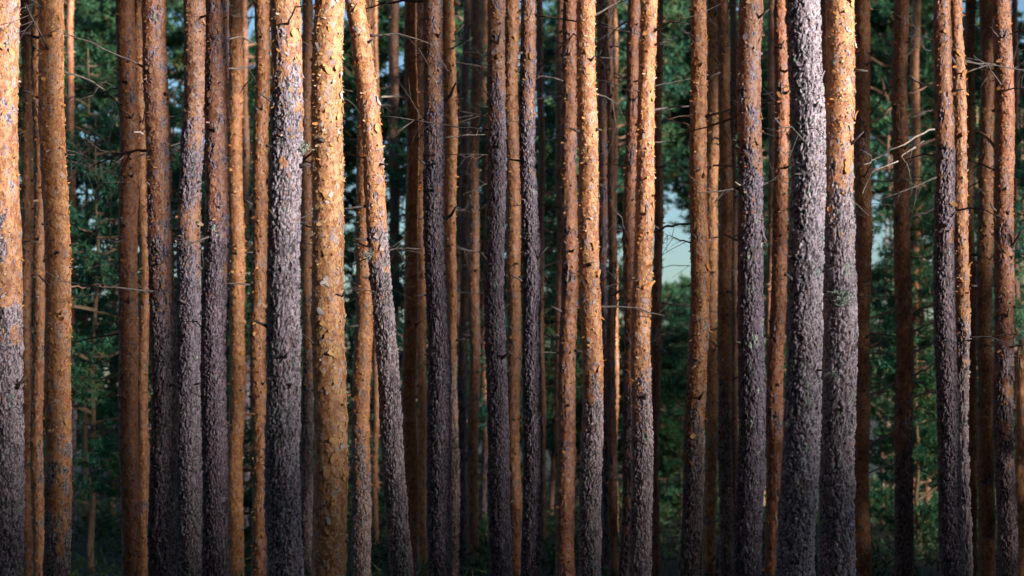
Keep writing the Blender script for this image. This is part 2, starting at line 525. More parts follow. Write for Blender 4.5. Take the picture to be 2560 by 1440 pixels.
tree("r50", [(0, 2505, 46), (720, 2511, 48), (1440, 2516, 50)], 21.5, [(0, .9), (880, .75), (980, .3), (1100, .1), (1250, 0)],
     "reddish pine near the right border with star shaped dead twigs", (.62, .49, .46), 6)
tree("r52", [(0, 2537, 15), (720, 2540, 15), (1440, 2545, 15)], 40, [(0, .9), (1440, .8)],
     "thin dark reddish pine peeping out right of the pine with star shaped twigs", (.45, .32, .32))
tree("snag", [(860, 2547, 22), (1440, 2550, 26)], 24, [(0, 1), (1440, 1)],
     "broken pale orange snag at the right border, its top snapped off low", (1.15, 1.0, .85))
# just beyond the frame, seen when the camera moves aside
SIDE = [(-90, 60, 18.9, .1), (-190, 44, 23, .9), (-330, 70, 17.8, .5), (-440, 36, 28, 1), (-600, 60, 20, .3),
        (2640, 66, 19, .6), (2730, 40, 25, 1), (2860, 74, 17.6, .15), (2990, 46, 22, .9), (3150, 60, 20, .6)]
for a in SIDE:
    tree("side", [(0, a[0], a[1] * .93), (720, a[0], a[1]), (1440, a[0], a[1] * 1.06)], a[2], [(0, a[3]), (500, a[3] * .8), (1000, 0)],
         "pine outside the picture", (.95, .88, .85))


# ------------------------------------------------------------------ crowns (shared meshes)
def needle_cloud(rng, centers, dirs, nper, ln, wd, spread):
    """needle tufts: nper thin triangles round each shoot point"""
    n = len(centers)
    c = np.repeat(centers, nper, 0)
    d0 = np.repeat(dirs, nper, 0)
    m = len(c)
    d = d0 * 0.7 + rng.normal(size=(m, 3))
    d /= np.linalg.norm(d, axis=1)[:, None]
    c = c + rng.normal(size=(m, 3)) * spread
    s = np.cross(d, rng.normal(size=(m, 3)))
    s /= np.linalg.norm(s, axis=1)[:, None] + 1e-9
    L = ln * rng.uniform(.6, 1.2, m)[:, None]
    W = wd * rng.uniform(.7, 1.3, m)[:, None]
    a, b, e = c - s * W, c + s * W, c + d * L
    V = np.stack([a, b, e], 1).reshape(-1, 3)
    Q = np.arange(m * 3).reshape(-1, 3)
    tone = np.repeat(np.repeat(rng.uniform(0, 1, n), nper), 3)
    return V, Q, tone


def pine_crown(seed, z0, z1, rmax, nlimb, nshoot, nper, ln, wd, dense=1.0, flat=0.5):
    """limbs and needles of one crown, base of tree at the origin"""
    rg = np.random.default_rng(seed)
    mb = MB()
    cs, ds = [], []
    for i in range(nlimb):
        f = (i + rg.uniform(0, 1)) / nlimb
        z = z0 + (z1 - z0) * f
        a = rg.uniform(0, 2 * math.pi)
        R = rmax * (0.35 + 0.65 * (1 - f) ** 0.7) * rg.uniform(.6, 1.1) * min(1, 0.55 + f * 2)
        rise = rg.uniform(-.12, .42)
        k = 5
        pts = []
        for q in range(k + 1):
            u = q / k
            pts.append([math.cos(a) * R * u, math.sin(a) * R * u, z + R * (rise * u + .12 * u * u) + rg.normal() * .03])
        pts = np.array(pts)
        mb.tube(pts, [0.035 * (1 - .8 * q / k) * (R / 2 + .3) for q in range(k + 1)], 5)
        for s in range(nshoot):
            u = rg.uniform(.3, 1.02)
            p = pts[0] + (pts[-1] - pts[0]) * u
            off = rg.normal(size=3) * np.array([.34, .34, .13]) * R * .42
            p = p + off
            dd = off / (np.linalg.norm(off) + 1e-6) * .6 + np.array([math.cos(a), math.sin(a), .5]) * .6
            # a short shoot carrying several tufts
            for q in range(3):
                cs.append(p + dd * 0.11 * q)
                ds.append(dd)
    V, Q, tone = needle_cloud(rg, np.array(cs), np.array(ds), nper, ln, wd, 0.03)
    return mb, mesh_np("crown", V, Q, {"tone": tone})


CROWNS = []
for s in range(3):
    mb, me = pine_crown(100 + s, 0, 4.6, 2.0, 36, 13, 11, 0.17, 0.028)
    me.materials.append(M_NEEDLE)
    lm = bpy.data.meshes.new("limbs")
    lm.from_pydata([tuple(v) for v in mb.v], [], mb.f)
    lm.materials.append(M_LIMB)
    CROWNS.append((me, lm))

# ------------------------------------------------------------------ trunk builder
STATS = dict(tri=0)


def trunk_path(t):
    rows = [p[0] for p in t["pts"]]
    D = t["D"]
    W = np.array([P(p[1], p[0], D) for p in t["pts"]])
    R = np.array([p[2] * 0.5 * D / F for p in t["pts"]])
    order = np.argsort(W[:, 2])
    return W[order], R[order]


def build_trunk(t, idx):
    rng = np.random.default_rng(1000 + idx)
    D = t["D"]
    W, R = trunk_path(t)
    zs, xs = W[:, 2], W[:, 0]
    deg = min(3, len(zs) - 1) if len(zs) > 3 else min(2, len(zs) - 1)
    pc = np.polyfit(zs, xs, deg)
    rc = np.polyfit(zs, R, 1)
    zlo, zhi = zs.min(), zs.max()
    snag = t["name"] == "snag"
    side = t["name"] == "side"
    top = zhi + 0.0 if snag else max(zhi + 1.2, 9.2 + rng.uniform(0, 2.2))
    wpx = R.mean() * 2 * F / D
    if side:
        dz, n = 0.08, 20
    elif wpx >= 43:
        dz, n = 0.0092, 84
    elif wpx >= 24:
        dz, n = 0.0175, 56
    else:
        dz, n = 0.05, 22
    x_lo = np.polyval(pc, zlo)
    gz = float(ground_z(x_lo, D)) - 0.12
    zb = max(gz, zlo - 0.05) if zlo > gz else gz
    zz = np.concatenate([np.arange(gz, zb, 0.08), np.arange(zb, min(zhi + .25, top), dz), np.arange(zhi + .25, top + .01, .12)] if not snag
                        else [np.arange(gz, top, 0.03)])
    zz = np.unique(zz)

    whorl = np.cumsum(rng.uniform(.45, .95, 14)) - .6

    def cx(z):
        z = np.asarray(z, float)
        inner = np.polyval(pc, np.clip(z, zlo, zhi))
        dp = np.polyder(pc)
        inner = inner + .016 * np.sin(z * 1.15 + idx * 1.7) + .010 * np.sin(z * 2.6 + idx * 4.1)
        return inner + np.where(z > zhi, (z - zhi) * np.polyval(dp, zhi) * .6, 0) + np.where(z < zlo, (z - zlo) * np.polyval(dp, zlo), 0)

    def cr(z):
        z = np.asarray(z, float)
        r = np.polyval(rc, np.minimum(z, zhi))
        r = np.maximum(r, R.min() * .8)
        r = r * np.where(z > zhi, 1 - .45 * (z - zhi) / 8.0, 1)
        for wz in whorl:
            r = r * (1 + .055 * np.exp(-((z - wz) / .07) ** 2))
        return r * (1 + .22 * np.exp(-np.maximum(z - gz, 0) / .28))

    # denser vertices on the half that faces the camera
    nf = int(n * .68)
    th = np.concatenate([np.linspace(-math.pi, 0, nf, endpoint=False), np.linspace(0, math.pi, n - nf, endpoint=False)]) + 0.0
    m = len(zz)
    TH, ZZ = np.meshgrid(th, zz)
    th_f, z_f = TH.ravel(), ZZ.ravel()
    r0 = cr(z_f)
    ca, sa = np.cos(th_f), np.sin(th_f)
    q = np.stack([ca * r0, sa * r0, z_f], 1) + idx * 7.3
    # bark kind
    rows = np.array([p[0] for p in t["prof"]], float)
    vals = np.array([p[1] for p in t["prof"]], float)
    zrow = np.array([P(1280, r_, D)[2] for r_ in rows])
    o_ = np.argsort(zrow)
    pz = sum(np.interp(z_f + dzz, zrow[o_], vals[o_]) for dzz in (-.22, -.08, .08, .22)) / 4
    n_big = fbm(q * np.array([9, 9, 5.0]), 11 + idx, 3)
    n_med = fbm(q * np.array([28, 28, 15.0]), 31 + idx, 3)
    nn = np.clip(.5 + ((n_big * .62 + n_med * .38) - .5) * 2.8, 0, 1)
    org = smooth(-.09, .09, pz - nn + np.where(pz > .93, .25 if t['name'] in ('gold13', 'l9', 'r36') else .06, 0) - np.where(pz < .02, .2, 0))
    # relief
    if not side:
        wob = (np.stack([vnoise(q * 38, 5), vnoise(q * 38, 6), vnoise(q * 20, 7)], 1) - .5)
        f1, f2, idr, vec = worley(q * np.array([82, 82, 17.0]) + wob * 1.1, 50 + idx)
        crack = np.clip((f2 - f1) * 2.2 + (vnoise(q * np.array([60, 60, 14.0]), 8) - .5) * .35, 0, 1)
        u1, u2, uid, uv = worley(q * np.array([21, 21, 5.5]) + wob * 1.1, 150 + idx)
        furrow = smooth(0, .28, u2 - u1)
        g1, g2, gid, gv = worley(q * np.array([24, 24, 15.0]) + wob * 1.3, 90 + idx)
        gcr = np.clip((g2 - g1) * 3.0, 0, 1)
    else:
        wob = np.zeros((len(q), 3))
        crack, idr, vec = vnoise(q * 30, 3), vnoise(q * 25, 9), np.zeros((len(q), 3))
        furrow, uid = 0 * crack + 1, idr
        gcr, gid, gv = crack, idr, vec
    fine = fbm(q * np.array([110, 110, 60.0]), 77, 2) - .5
    rough_amt = np.clip(.75 + .5 * n_big, .6, 1.2)
    tilt = (vec[:, 2]) * (idr - .3) * 0.006
    hg_gray = smooth(0, .7, crack) * (.35 + .65 * idr) * (.3 + .7 * furrow)
    dg = (hg_gray - .55) * 0.012 * rough_amt + (furrow - .6) * .014 + fine * 0.006 + tilt
    peel = smooth(0.05, .5, gcr) * (gid - .35)
    dorange = peel * 0.0065 + fine * .0030 - gv[:, 2] * np.where(gid > .55, .007, .001)
    low = (fbm(np.stack([ca * 1.3, sa * 1.3, z_f * 1.6], 1) + idx * 3.1, 9, 2) - .5) * .10
    lo2 = (n_big - .5) * .012
    amp = .5 if side else (1.0 if wpx >= 43 else 1.5)
    rr = r0 * (1 + low) + lo2 + amp * (dg * (1 - org) + dorange * org) - .002
    if snag:
        jag = vnoise(np.stack([ca * 3, sa * 3, ca * 0], 1) + 4.4, 3)
        cut = top - .02 - jag * .22
        z_f = np.minimum(z_f, cut)
    V = np.stack([cx(z_f) + ca * rr, D + sa * rr, z_f], 1)
    base = np.array([float(cx(gz)), D, gz])
    I = np.arange(m * n).reshape(m, n)
    J = np.roll(I, -1, 1)
    Qd = np.stack([I[:-1], J[:-1], J[1:], I[1:]], -1).reshape(-1, 4)
    # close the top
    V = np.concatenate([V, [[float(cx(top)), D, V[-n:, 2].mean() + .01]]])
    tip = len(V) - 1
    cap = np.stack([I[-1], J[-1], np.full(n, tip), np.full(n, tip)], -1)
    ext = lambda a: np.concatenate([a, [a[-1]]])
    hgt = hg_gray * (1 - org) + smooth(.0, .5, gcr) * org
    idmix = np.where(org > .5, gid, np.clip(idr * .6 + uid * .4 + (n_med - .5) * .5, 0, 1))
    lich = smooth(.66, .80, fbm(q * np.array([16, 16, 11.0]), 303 + idx, 2)) * (1 - org) * smooth(.3, .7, idr)
    lich = lich * (1.0 if wpx > 60 else .7)
    me = mesh_np("trunk", V - base, Qd, {"org": ext(org), "hgt": ext(hgt), "rnd": ext(idmix), "lich": ext(lich)}, smooth_shade=False)
    bpy_cap = None
    STATS["tri"] += 2 * len(Qd)
    t.update(base=base, cx=cx, cr=cr, zlo=zlo, zhi=zhi, top=top, wpx=wpx, gz=gz,
             orgf=lambda z: np.interp(z, zrow[o_], vals[o_]))
    root = bpy.data.objects.new("pine_tree" if not snag else "pine_snag", None)
    COL.objects.link(root)
    root.location = base
    root["label"] = t["label"]
    root["category"] = "tree" if not snag else "broken tree"
    root["group"] = ST if not side else "pines beyond the sides of the picture"
    tr = link("trunk", me, M_BARK, root)
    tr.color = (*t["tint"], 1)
    if snag:
        mb = MB()
        rg = random.Random(5)
        r = float(cr(top))
        for k in range(16):
            a = rg.uniform(0, 6.28)
            rad = r * rg.uniform(.1, .85)
            p = np.array([math.cos(a) * rad + float(cx(top)) - base[0], math.sin(a) * rad, top - base[2] - .3])
            hgt_ = rg.uniform(.15, .40)
            mb.tube([p, p + [0, 0, hgt_ * .6], p + [rg.uniform(-.02, .02), 0, hgt_]], [.03, .02, .004], 4)
        mb.build("splintered_top", M_BREAK, root, smooth_shade=False)
    t["root"], t["trunk"] = root, tr
    return root


# ------------------------------------------------------------------ peeling bark
def curl_sheet(rng, L, Wd, curl, nseg=3):
    """local sheet: x across, z along, y outward; one edge attached"""
    pass


def scatter_scales(t, idx, gray=False):
    """small papery scales that stand off the orange bark: one joined stuff part"""
    rng = np.random.default_rng(5000 + idx + (400 if gray else 0))
    D, cx, cr = t["D"], t["cx"], t["cr"]
    h = min(t["zhi"], t["top"]) - max(t["zlo"], t["gz"])
    wpx = t["wpx"]
    k = (3.0 if wpx >= 43 else 2.6) * t["scales"]
    area = h * 2 * math.pi * float(cr(2.5))
    N = int((.5 if gray else 1) * area * 190 * k / (1.0 if wpx >= 43 else 1.6))
    N = min(N, 3000)
    z = rng.uniform(max(t["zlo"], t["gz"]), min(t["zhi"] + .1, t["top"]), N)
    th = rng.uniform(-math.pi - .5, .5, N)
    og = t["orgf"](z)
    if gray:
        og = 1 - og
    cl = vnoise(np.stack([np.cos(th) * 1.5, np.sin(th) * 1.5, z * 2.6], 1) + idx, 21)
    keep = (rng.uniform(0, 1, N) < og) & (cl + rng.uniform(-.25, .25, N) > .40)
    z, th = z[keep], th[keep]
    N = len(z)
    if N < 5:
        return
    s = (0.0105 if wpx >= 43 else .015) * np.exp(rng.normal(size=N) * .42)
    L = s * rng.uniform(.8, 1.9, N)
    r = cr(z)
    nrm = np.stack([np.cos(th), np.sin(th), 0 * th], 1)
    tan = np.stack([-np.sin(th), np.cos(th), 0 * th], 1)
    up = np.array([0, 0, 1.0])[None] + 0 * nrm
    rot = rng.uniform(0, 2 * math.pi, N) if not gray else rng.choice([-1, 1], N) * math.pi / 2 + rng.normal(size=N) * .3
    u = tan * np.cos(rot)[:, None] + up * np.sin(rot)[:, None]       # direction away from the attached edge
    v = -tan * np.sin(rot)[:, None] + up * np.cos(rot)[:, None]
    c = np.stack([cx(z), np.full(N, D), z], 1) + nrm * (r * 1.0 - .002)[:, None] - t["base"]
    lift = rng.uniform(.05, 1.0, N) * (.3 if gray else 1)
    if gray:
        L = L * 1.9
    rows = []
    for q, (a, b) in enumerate(((0, 0.0), (.55, .32), (1.0, 1.0))):
        ctr = c + u * (L * a * np.cos(lift * .6))[:, None] + nrm * (.002 + L * b * np.sin(lift))[:, None]
        wq = s * (1.0, .95, .55)[q] * rng.uniform(.7, 1.15, N)
        rows.append((ctr - v * wq[:, None] * .5, ctr + v * wq[:, None] * .5))
    V = np.stack([x for pr in rows for x in pr], 1)
    B = np.arange(N)[:, None] * 6
    Q = np.concatenate([B + np.array([[0, 1, 3, 2]]), B + np.array([[2, 3, 5, 4]])], 0)
    tone = np.repeat(np.clip(rng.beta(2, 2, N), 0, 1), 6)
    me = mesh_np("bark_scales", V.reshape(-1, 3), Q, {"tone": tone}, smooth_shade=True)
    STATS["tri"] += N * 4
    o = link("bark_scales" if not gray else "bark_plates", me, M_GRAYPLATE if gray else M_SCALE, t["root"], kind="stuff")
    o.color = (*t["tint"], 1)


def flake_mesh(seed):
    """an irregular curled plate with real thickness, about 1 unit long; y is outward"""
    rg = random.Random(seed)
    n = 8
    out = []
    for k in range(n):
        a = 2 * math.pi * k / n
        rad = .5 * rg.uniform(.62, 1.15)
        out.append((math.cos(a) * rad * .62, math.sin(a) * rad))
    cu = rg.uniform(.25, .75)
    side_c = rg.uniform(-.5, .5)

    def y(x, z):
        return .06 + cu * max(0, z + .15) ** 2 * 1.1 + side_c * x * x + cu * .25 * max(0, -z - .2) ** 2
    top_, bot = [], []
    for (x, z) in out:
        top_.append((x, -(y(x, z) + .022), z))
        bot.append((x * .96, -y(x, z), z * .96))
    v = top_ + bot + [(0, -(y(0, 0) + .03), 0), (0, -y(0, 0), 0)]
    f = []
    for k in range(n):
        k2 = (k + 1) % n
        f.append((k, k2, 2 * n))
        f.append((n + k2, n + k, 2 * n + 1))
        f.append((k2, k, n + k, n + k2))
    me = bpy.data.meshes.new("bark_flake")
    me.from_pydata(v, [], f)
    tone = rg.uniform(0, 1)
    at = me.attributes.new("tone", 'FLOAT', 'POINT')
    at.data.foreach_set("value", np.full(len(v), tone, dtype=np.float32))
    me.materials.append(M_FLAKE)
    return me


FLAKES = [flake_mesh(i) for i in range(14)]


def put_flakes(t, idx):
    """the larger loose plates, each one an object"""
    rng = random.Random(900 + idx)
    D = t["D"]
    made = 0
    tries = 0
    while made < t["flakes"] and tries < 3000:
        tries += 1
        z = rng.uniform(max(t["zlo"], .3), t["zhi"])
        if rng.random() > float(t["orgf"](z)):
            continue
        edge = rng.random() < .22
        th = -math.pi / 2 + (rng.choice((-1, 1)) * rng.uniform(1.35, 1.62) if edge else rng.uniform(-1.15, 1.25))
        r = float(t["cr"](z)) + .001
        o = bpy.data.objects.new("bark_flake", rng.choice(FLAKES))
        COL.objects.link(o)
        o.parent = t["trunk"]
        o.location = (float(t["cx"](z)) + math.cos(th) * r - t["base"][0], math.sin(th) * r, z - t["base"][2])
        s = rng.uniform(.04, .115) * (1.0 if not edge else .8)
        o.rotation_euler = (rng.uniform(-.25, .12), rng.uniform(-.9, .9) + (math.pi if rng.random() < .5 else 0), th + math.pi / 2)
        o.rotation_mode = 'YXZ'
        o.scale = (s * rng.uniform(.6, 1.1), s * rng.uniform(.7, 1.1), s)
        o.color = (*t["tint"], 1)
        made += 1


# ------------------------------------------------------------------ dead branches
def dead_branch(root, pts, r0, r1, rng, twigs=3, mat=None, tw_len=.35, name="branch", up=0.0):
    """curved dead branch with side twigs; pts are world points"""
    base = np.array(root.location)
    pts = np.asarray(pts, float) - base
    k = len(pts)
    # resample with wobble
    tt = np.linspace(0, k - 1, max(6, 3 * k))
    pp = np.stack([np.interp(tt, np.arange(k), pts[:, c]) for c in range(3)], 1)
    L = np.linalg.norm(pts[-1] - pts[0])
    for i in range(1, len(pp)):
        pp[i] += np.array([rng.gauss(0, 1), rng.gauss(0, 1), rng.gauss(0, 1)]) * L * .005
    rad = np.linspace(r0, r1, len(pp))
    rad[0] *= 1.5
    mb = MB()
    mb.tube(pp, rad, 6, rng)
    d0 = (pts[-1] - pts[0]) / (L + 1e-9)
    for q in range(twigs):
        i = rng.randrange(max(1, len(pp) // 4), len(pp))
        p = pp[i]
        sd = np.array([rng.gauss(0, 1), rng.gauss(0, .8), rng.gauss(-.15 + up, 1)])
        sd = sd - d0 * sd.dot(d0)
        sd /= np.linalg.norm(sd) + 1e-9
        d = d0 * rng.uniform(.3, .9) + sd * rng.uniform(.5, 1)
        ln = tw_len * rng.uniform(.4, 1.2)
        q1 = p + d * ln * .5 + np.array([0, 0, rng.uniform(-.03, .03)])
        q2 = p + d * ln + np.array([0, 0, rng.uniform(-.12, .06) * ln * 2])
        rr = max(.0038, rad[i] * .55)
        mb.tube([p, q1, q2], [rr, rr * .7, rr * .35], 4)
        if rng.random() < .6:
            d2 = d + np.array([rng.gauss(0, .6), rng.gauss(0, .5), rng.gauss(0, .6)])
            mb.tube([q1, q1 + d2 * ln * .3, q1 + d2 * ln * .5], [rr * .6, rr * .45, rr * .25], 4)
    return mb.build(name, mat or M_DEAD, root)


def stub(t, z, th, rng):
    """a broken branch stub with its dark knot"""
    r = float(t["cr"](z))
    c = np.array([float(t["cx"](z)) + math.cos(th) * r * .93, t["D"] + math.sin(th) * r * .93, z])
    d = np.array([math.cos(th), math.sin(th), rng.uniform(-.2, .9)])
    ln = rng.uniform(.04, .16)
    mb = MB()
    b = np.array(t["root"].location)
    rr = rng.uniform(.007, .015)
    mb.tube([c - b, c + d * ln * .4 - b, c + d * ln - b], [rr * 1.5, rr, rr * .6], 6, rng)
    mb.build("branch_stub", M_DEAD, t["root"])


for i, t in enumerate(T):
    build_trunk(t, i)
    if t["name"] != "side":
        scatter_scales(t, i)
        if t["wpx"] > 40:
            scatter_scales(t, i, True)
        if t["flakes"]:
            put_flakes(t, i)
BY = {t["name"]: t for t in T}


def br(tree_name, pix, r0, r1, twigs=3, mat=None, tw_len=.35, seed=0, dd=0.0, **kw):
    """branch of a tree drawn through the photograph's pixels; dd = how far its tip comes forward (-) or goes back (+)"""
    t = BY[tree_name]
    n = len(pix)
    pts = [P(px, py, t["D"] + dd * k / max(1, n - 1)) for k, (px, py) in enumerate(pix)]
    # root the first point inside the trunk
    pts[0][0] += (float(t["cx"](pts[0][2])) - pts[0][0]) * .35
    return dead_branch(t["root"], pts, r0, r1, random.Random(seed + 17), twigs, mat, tw_len, **kw)


br("l3", [(165, 178), (215, 195), (262, 225), (300, 268), (330, 292)], .012, .004, 9, None, .45, 1, dd=.8)
br("l6", [(366, 375), (320, 380), (285, 388), (255, 405), (228, 418)], .016, .005, 12, None, .5, 2, dd=.7)
br("l6", [(366, 345), (350, 331), (334, 330)], .012, .007, 0, M_PALE, .2, 3, dd=-.15)
br("l4", [(300, 215), (255, 232), (205, 240), (172, 246)], .010, .004, 12, None, .5, 4, dd=1.0)
br("l4", [(300, 330), (250, 355), (205, 395), (175, 400)], .008, .003, 14, None, .5, 5, dd=.6)
br("l4", [(298, 440), (260, 420), (225, 395), (190, 380)], .008, .003, 12, None, .55, 6, dd=-.5)
br("l4", [(298, 930), (260, 915), (225, 905), (188, 899)], .012, .006, 2, None, .3, 7, dd=.5)
br("l4", [(298, 938), (262, 948), (225, 944), (188, 945)], .012, .006, 2, M_LIMB, .3, 8, dd=.8)
br("l4", [(298, 1090), (262, 1072), (222, 1060), (184, 1052)], .010, .004, 4, None, .4, 9, dd=.9)
br("l4", [(298, 1205), (262, 1200), (232, 1190), (200, 1180)], .010, .004, 4, None, .4, 10, dd=.9)
br("l3", [(178, 715), (215, 718), (255, 715), (295, 712)], .010, .005, 3, M_LIMB, .3, 11, dd=2.0)
br("l8", [(568, 100), (602, 92), (640, 108)], .010, .006, 2, None, .3, 12, dd=.5)
br("l8", [(568, 172), (600, 172), (634, 160)], .013, .008, 1, None, .3, 13, dd=.6)
br("l10", [(634, 180), (610, 215), (598, 235)], .008, .004, 3, None, .3, 14, dd=.5)
br("gold13", [(786, 372), (772, 388), (752, 405)], .017, .009, 1, None, .15, 15, dd=.5)
br("gold13", [(786, 412), (770, 405), (755, 402)], .012, .007, 0, None, .15, 16, dd=.7)
br("gold13", [(848, 750), (858, 738), (862, 728)], .014, .006, 0, None, .15, 17, dd=-.2)
br("gold13", [(786, 575), (768, 565), (752, 560)], .009, .005, 1, None, .2, 18, dd=.6)
br("lean14", [(925, 620), (900, 610), (868, 600)], .009, .005, 3, None, .3, 19, dd=.4)
br("lean14", [(930, 640), (905, 650), (872, 668)], .007, .004, 3, None, .3, 20, dd=.5)
br("lean14", [(900, 395), (880, 388), (862, 385)], .009, .006, 1, None, .2, 21, dd=.4)
br("c19", [(1062, 4), (1010, 2), (960, 8), (915, 22)], .016, .007, 7, None, .4, 22, dd=.6)
br("c17", [(1014, 246), (990, 240), (952, 243)], .020, .014, 0, M_PALE, .2, 23, dd=-.3)
br("c17", [(1014, 205), (985, 190), (940, 178)], .007, .003, 5, None, .4, 24, dd=.4)
br("c17", [(1040, 148), (1050, 135), (1056, 122)], .010, .006, 1, None, .2, 25, dd=-.2)
br("c18", [(1045, 680), (1020, 655), (985, 630)], .007, .003, 9, None, .5, 26, dd=-.5)
br("c19", [(1112, 262), (1126, 238), (1140, 206)], .024, .010, 0, None, .2, 27, dd=-.1)
br("c19", [(1116, 552), (1128, 538), (1138, 518)], .022, .010, 0, None, .2, 28, dd=-.1)
br("c20", [(1128, 306), (1150, 294), (1182, 288)], .014, .008, 2, None, .2, 29, dd=.3)
br("c22", [(1176, 130), (1150, 118), (1130, 90)], .012, .006, 3, None, .3, 30, dd=.5)
br("c28", [(1412, 112), (1380, 100), (1352, 80)], .012, .005, 4, None, .4, 31, dd=.6)
br("c28", [(1412, 100), (1390, 130), (1350, 170)], .011, .005, 5, None, .4, 32, dd=.3)
br("c28", [(1412, 205), (1385, 195), (1345, 190)], .010, .005, 3, None, .4, 33, dd=-.4)
br("c27", [(1396, 245), (1375, 230), (1350, 210)], .014, .006, 2, M_PALE, .3, 34, dd=.4)
br("c28", [(1402, 850), (1375, 842), (1360, 835)], .018, .012, 0, M_LIMB, .2, 35, dd=.5)
br("c29", [(1492, 40), (1520, 20), (1550, 2)], .014, .007, 4, None, .35, 36, dd=.3)
br("c31", [(1520, 90), (1500, 65), (1480, 30)], .012, .005, 9, None, .5, 37, dd=.2)
br("c31", [(1535, 180), (1560, 195), (1590, 190)], .010, .004, 9, None, .5, 38, dd=-.4)
br("c31", [(1520, 140), (1490, 120), (1455, 110)], .010, .004, 8, None, .5, 39, dd=.4)
br("c31", [(1520, 480), (1502, 465), (1490, 455)], .011, .006, 0, None, .2, 40, dd=-.3)
br("c31", [(1538, 478), (1555, 458), (1570, 445)], .012, .007, 1, None, .2, 41, dd=.2)
br("c32", [(1572, 423), (1555, 415), (1535, 410)], .011, .006, 0, None, .2, 42, dd=.3)
br("c33", [(1634, 275), (1670, 270), (1728, 264)], .014, .009, 1, None, .2, 43, dd=.6)
br("c33", [(1634, 357), (1655, 355), (1680, 355)], .009, .006, 0, None, .2, 44, dd=.5)
br("r35", [(1728, 560), (1690, 562), (1660, 568), (1636, 580)], .012, .014, 1, None, .25, 45, dd=1.0)
br("r35", [(1726, 610), (1700, 600), (1670, 590)], .010, .004, 9, None, .4, 46, dd=1.2)
br("r35", [(1728, 318), (1700, 305), (1665, 300)], .014, .006, 4, M_LIMB, .35, 47, dd=1.5)
br("r39", [(1846, 420), (1820, 414), (1782, 414)], .014, .009, 0, None, .2, 48, dd=.6)
br("r39", [(1858, 468), (1848, 462), (1838, 455)], .009, .006, 0, M_PALE, .2, 49, dd=-.2)
br("r39", [(1842, 605), (1828, 595), (1812, 588)], .015, .010, 0, None, .2, 50, dd=.3)
br("r37", [(1800, 78), (1785, 60), (1770, 42)], .012, .007, 2, M_PALE, .3, 51, dd=-.3)
br("r37", [(1822, 140), (1800, 110), (1790, 75)], .012, .005, 8, None, .5, 52, dd=-.6)
br("r36", [(1772, 15), (1800, 8), (1845, 16)], .013, .007, 3, M_PALE, .4, 53, dd=-.4)
br("r36", [(1780, 338), (1800, 350), (1815, 362)], .016, .010, 1, M_LIMB, .3, 54, dd=-.5)
br("r40", [(1938, 332), (1950, 310), (1936, 295)], .016, .010, 0, None, .2, 55, dd=-.3)
br("r39", [(1906, 465), (1925, 455), (1945, 440)], .016, .008, 2, None, .3, 56, dd=.3)
br("r46", [(2338, 321), (2305, 332), (2272, 356), (2240, 370), (2200, 390), (2180, 402), (2160, 413)], .011, .004, 3, M_PALE, .18, 57, dd=-.6)
br("r46", [(2272, 356), (2285, 366), (2310, 352)], .005, .004, 1, M_PALE, .18, 58, dd=-.1)
br("r46", [(2249, 368), (2252, 390), (2268, 410), (2276, 445)], .006, .004, 1, M_PALE, .18, 59, dd=-.4)
br("r46", [(2181, 403), (2178, 430), (2165, 462), (2154, 486)], .007, .004, 2, M_PALE, .15, 60, dd=-.5)
br("r44", [(2240, 330), (2228, 310), (2215, 300)], .010, .006, 0, None, .2, 61, dd=.4)
br("r44", [(2236, 162), (2222, 140), (2190, 128), (2152, 150)], .015, .007, 2, None, .3, 62, dd=1.0)
br("r44", [(2268, 94), (2295, 88), (2332, 100)], .013, .007, 2, None, .3, 63, dd=.8)
br("r44", [(2268, 300), (2300, 285), (2332, 275)], .014, .008, 3, None, .3, 64, dd=1.0)
br("r43", [(2168, 302), (2195, 262), (2225, 205)], .018, .008, 2, None, .3, 65, dd=.5)
br("r43", [(2172, 318), (2205, 290), (2236, 266)], .020, .016, 1, M_LIMB, .3, 66, dd=1.6)
br("r46", [(2334, 218), (2300, 206), (2270, 190)], .014, .007, 1, M_PALE, .3, 67, dd=1.0)
br("r44", [(2270, 240), (2300, 225), (2332, 205)], .018, .012, 1, M_LIMB, .3, 68, dd=1.4)
br("r44", [(2274, 545), (2305, 535), (2338, 520)], .018, .010, 3, None, .3, 69, dd=1.2)
br("r50", [(2490, 385), (2478, 355), (2458, 335), (2436, 325)], .022, .012, 2, M_LIMB, .2, 70, dd=.5)
br("r50", [(2488, 160), (2460, 165), (2414, 182)], .013, .006, 2, None, .3, 71, dd=-.4)
br("r50", [(2500, 102), (2490, 85), (2482, 78)], .012, .006, 2, None, .1, 72, dd=-.3)
br("r50", [(2502, 102), (2512, 90), (2516, 76)], .012, .006, 2, None, .1, 73, dd=-.3)
br("r50", [(2520, 96), (2540, 80), (2562, 74)], .012, .007, 3, None, .25, 74, dd=-.2)
br("r50", [(2505, 230), (2525, 222), (2562, 220)], .012, .006, 3, None, .25, 75, dd=-.3)
br("r50", [(2528, 180), (2545, 165), (2565, 150)], .012, .006, 2, None, .25, 76, dd=.2)
br("r50", [(2514, 640), (2535, 610), (2556, 575)], .024, .016, 0, None, .2, 77, dd=-.2)
br("r50", [(2494, 535), (2482, 520), (2476, 510)], .016, .010, 0, None, .2, 78, dd=-.2)
br("r49", [(2455, 450), (2440, 458), (2418, 470)], .014, .008, 1, None, .2, 79, dd=.4)
br("r48", [(2430, 440), (2445, 436), (2458, 425)], .014, .008, 1, None, .2, 80, dd=.2)
br("r44", [(2236, 1160), (2205, 1168), (2168, 1184)], .016, .010, 0, M_PALE, .2, 81, dd=.5)
br("r44", [(2278, 1165), (2300, 1172), (2340, 1195)], .012, .006, 3, None, .3, 82, dd=.6)
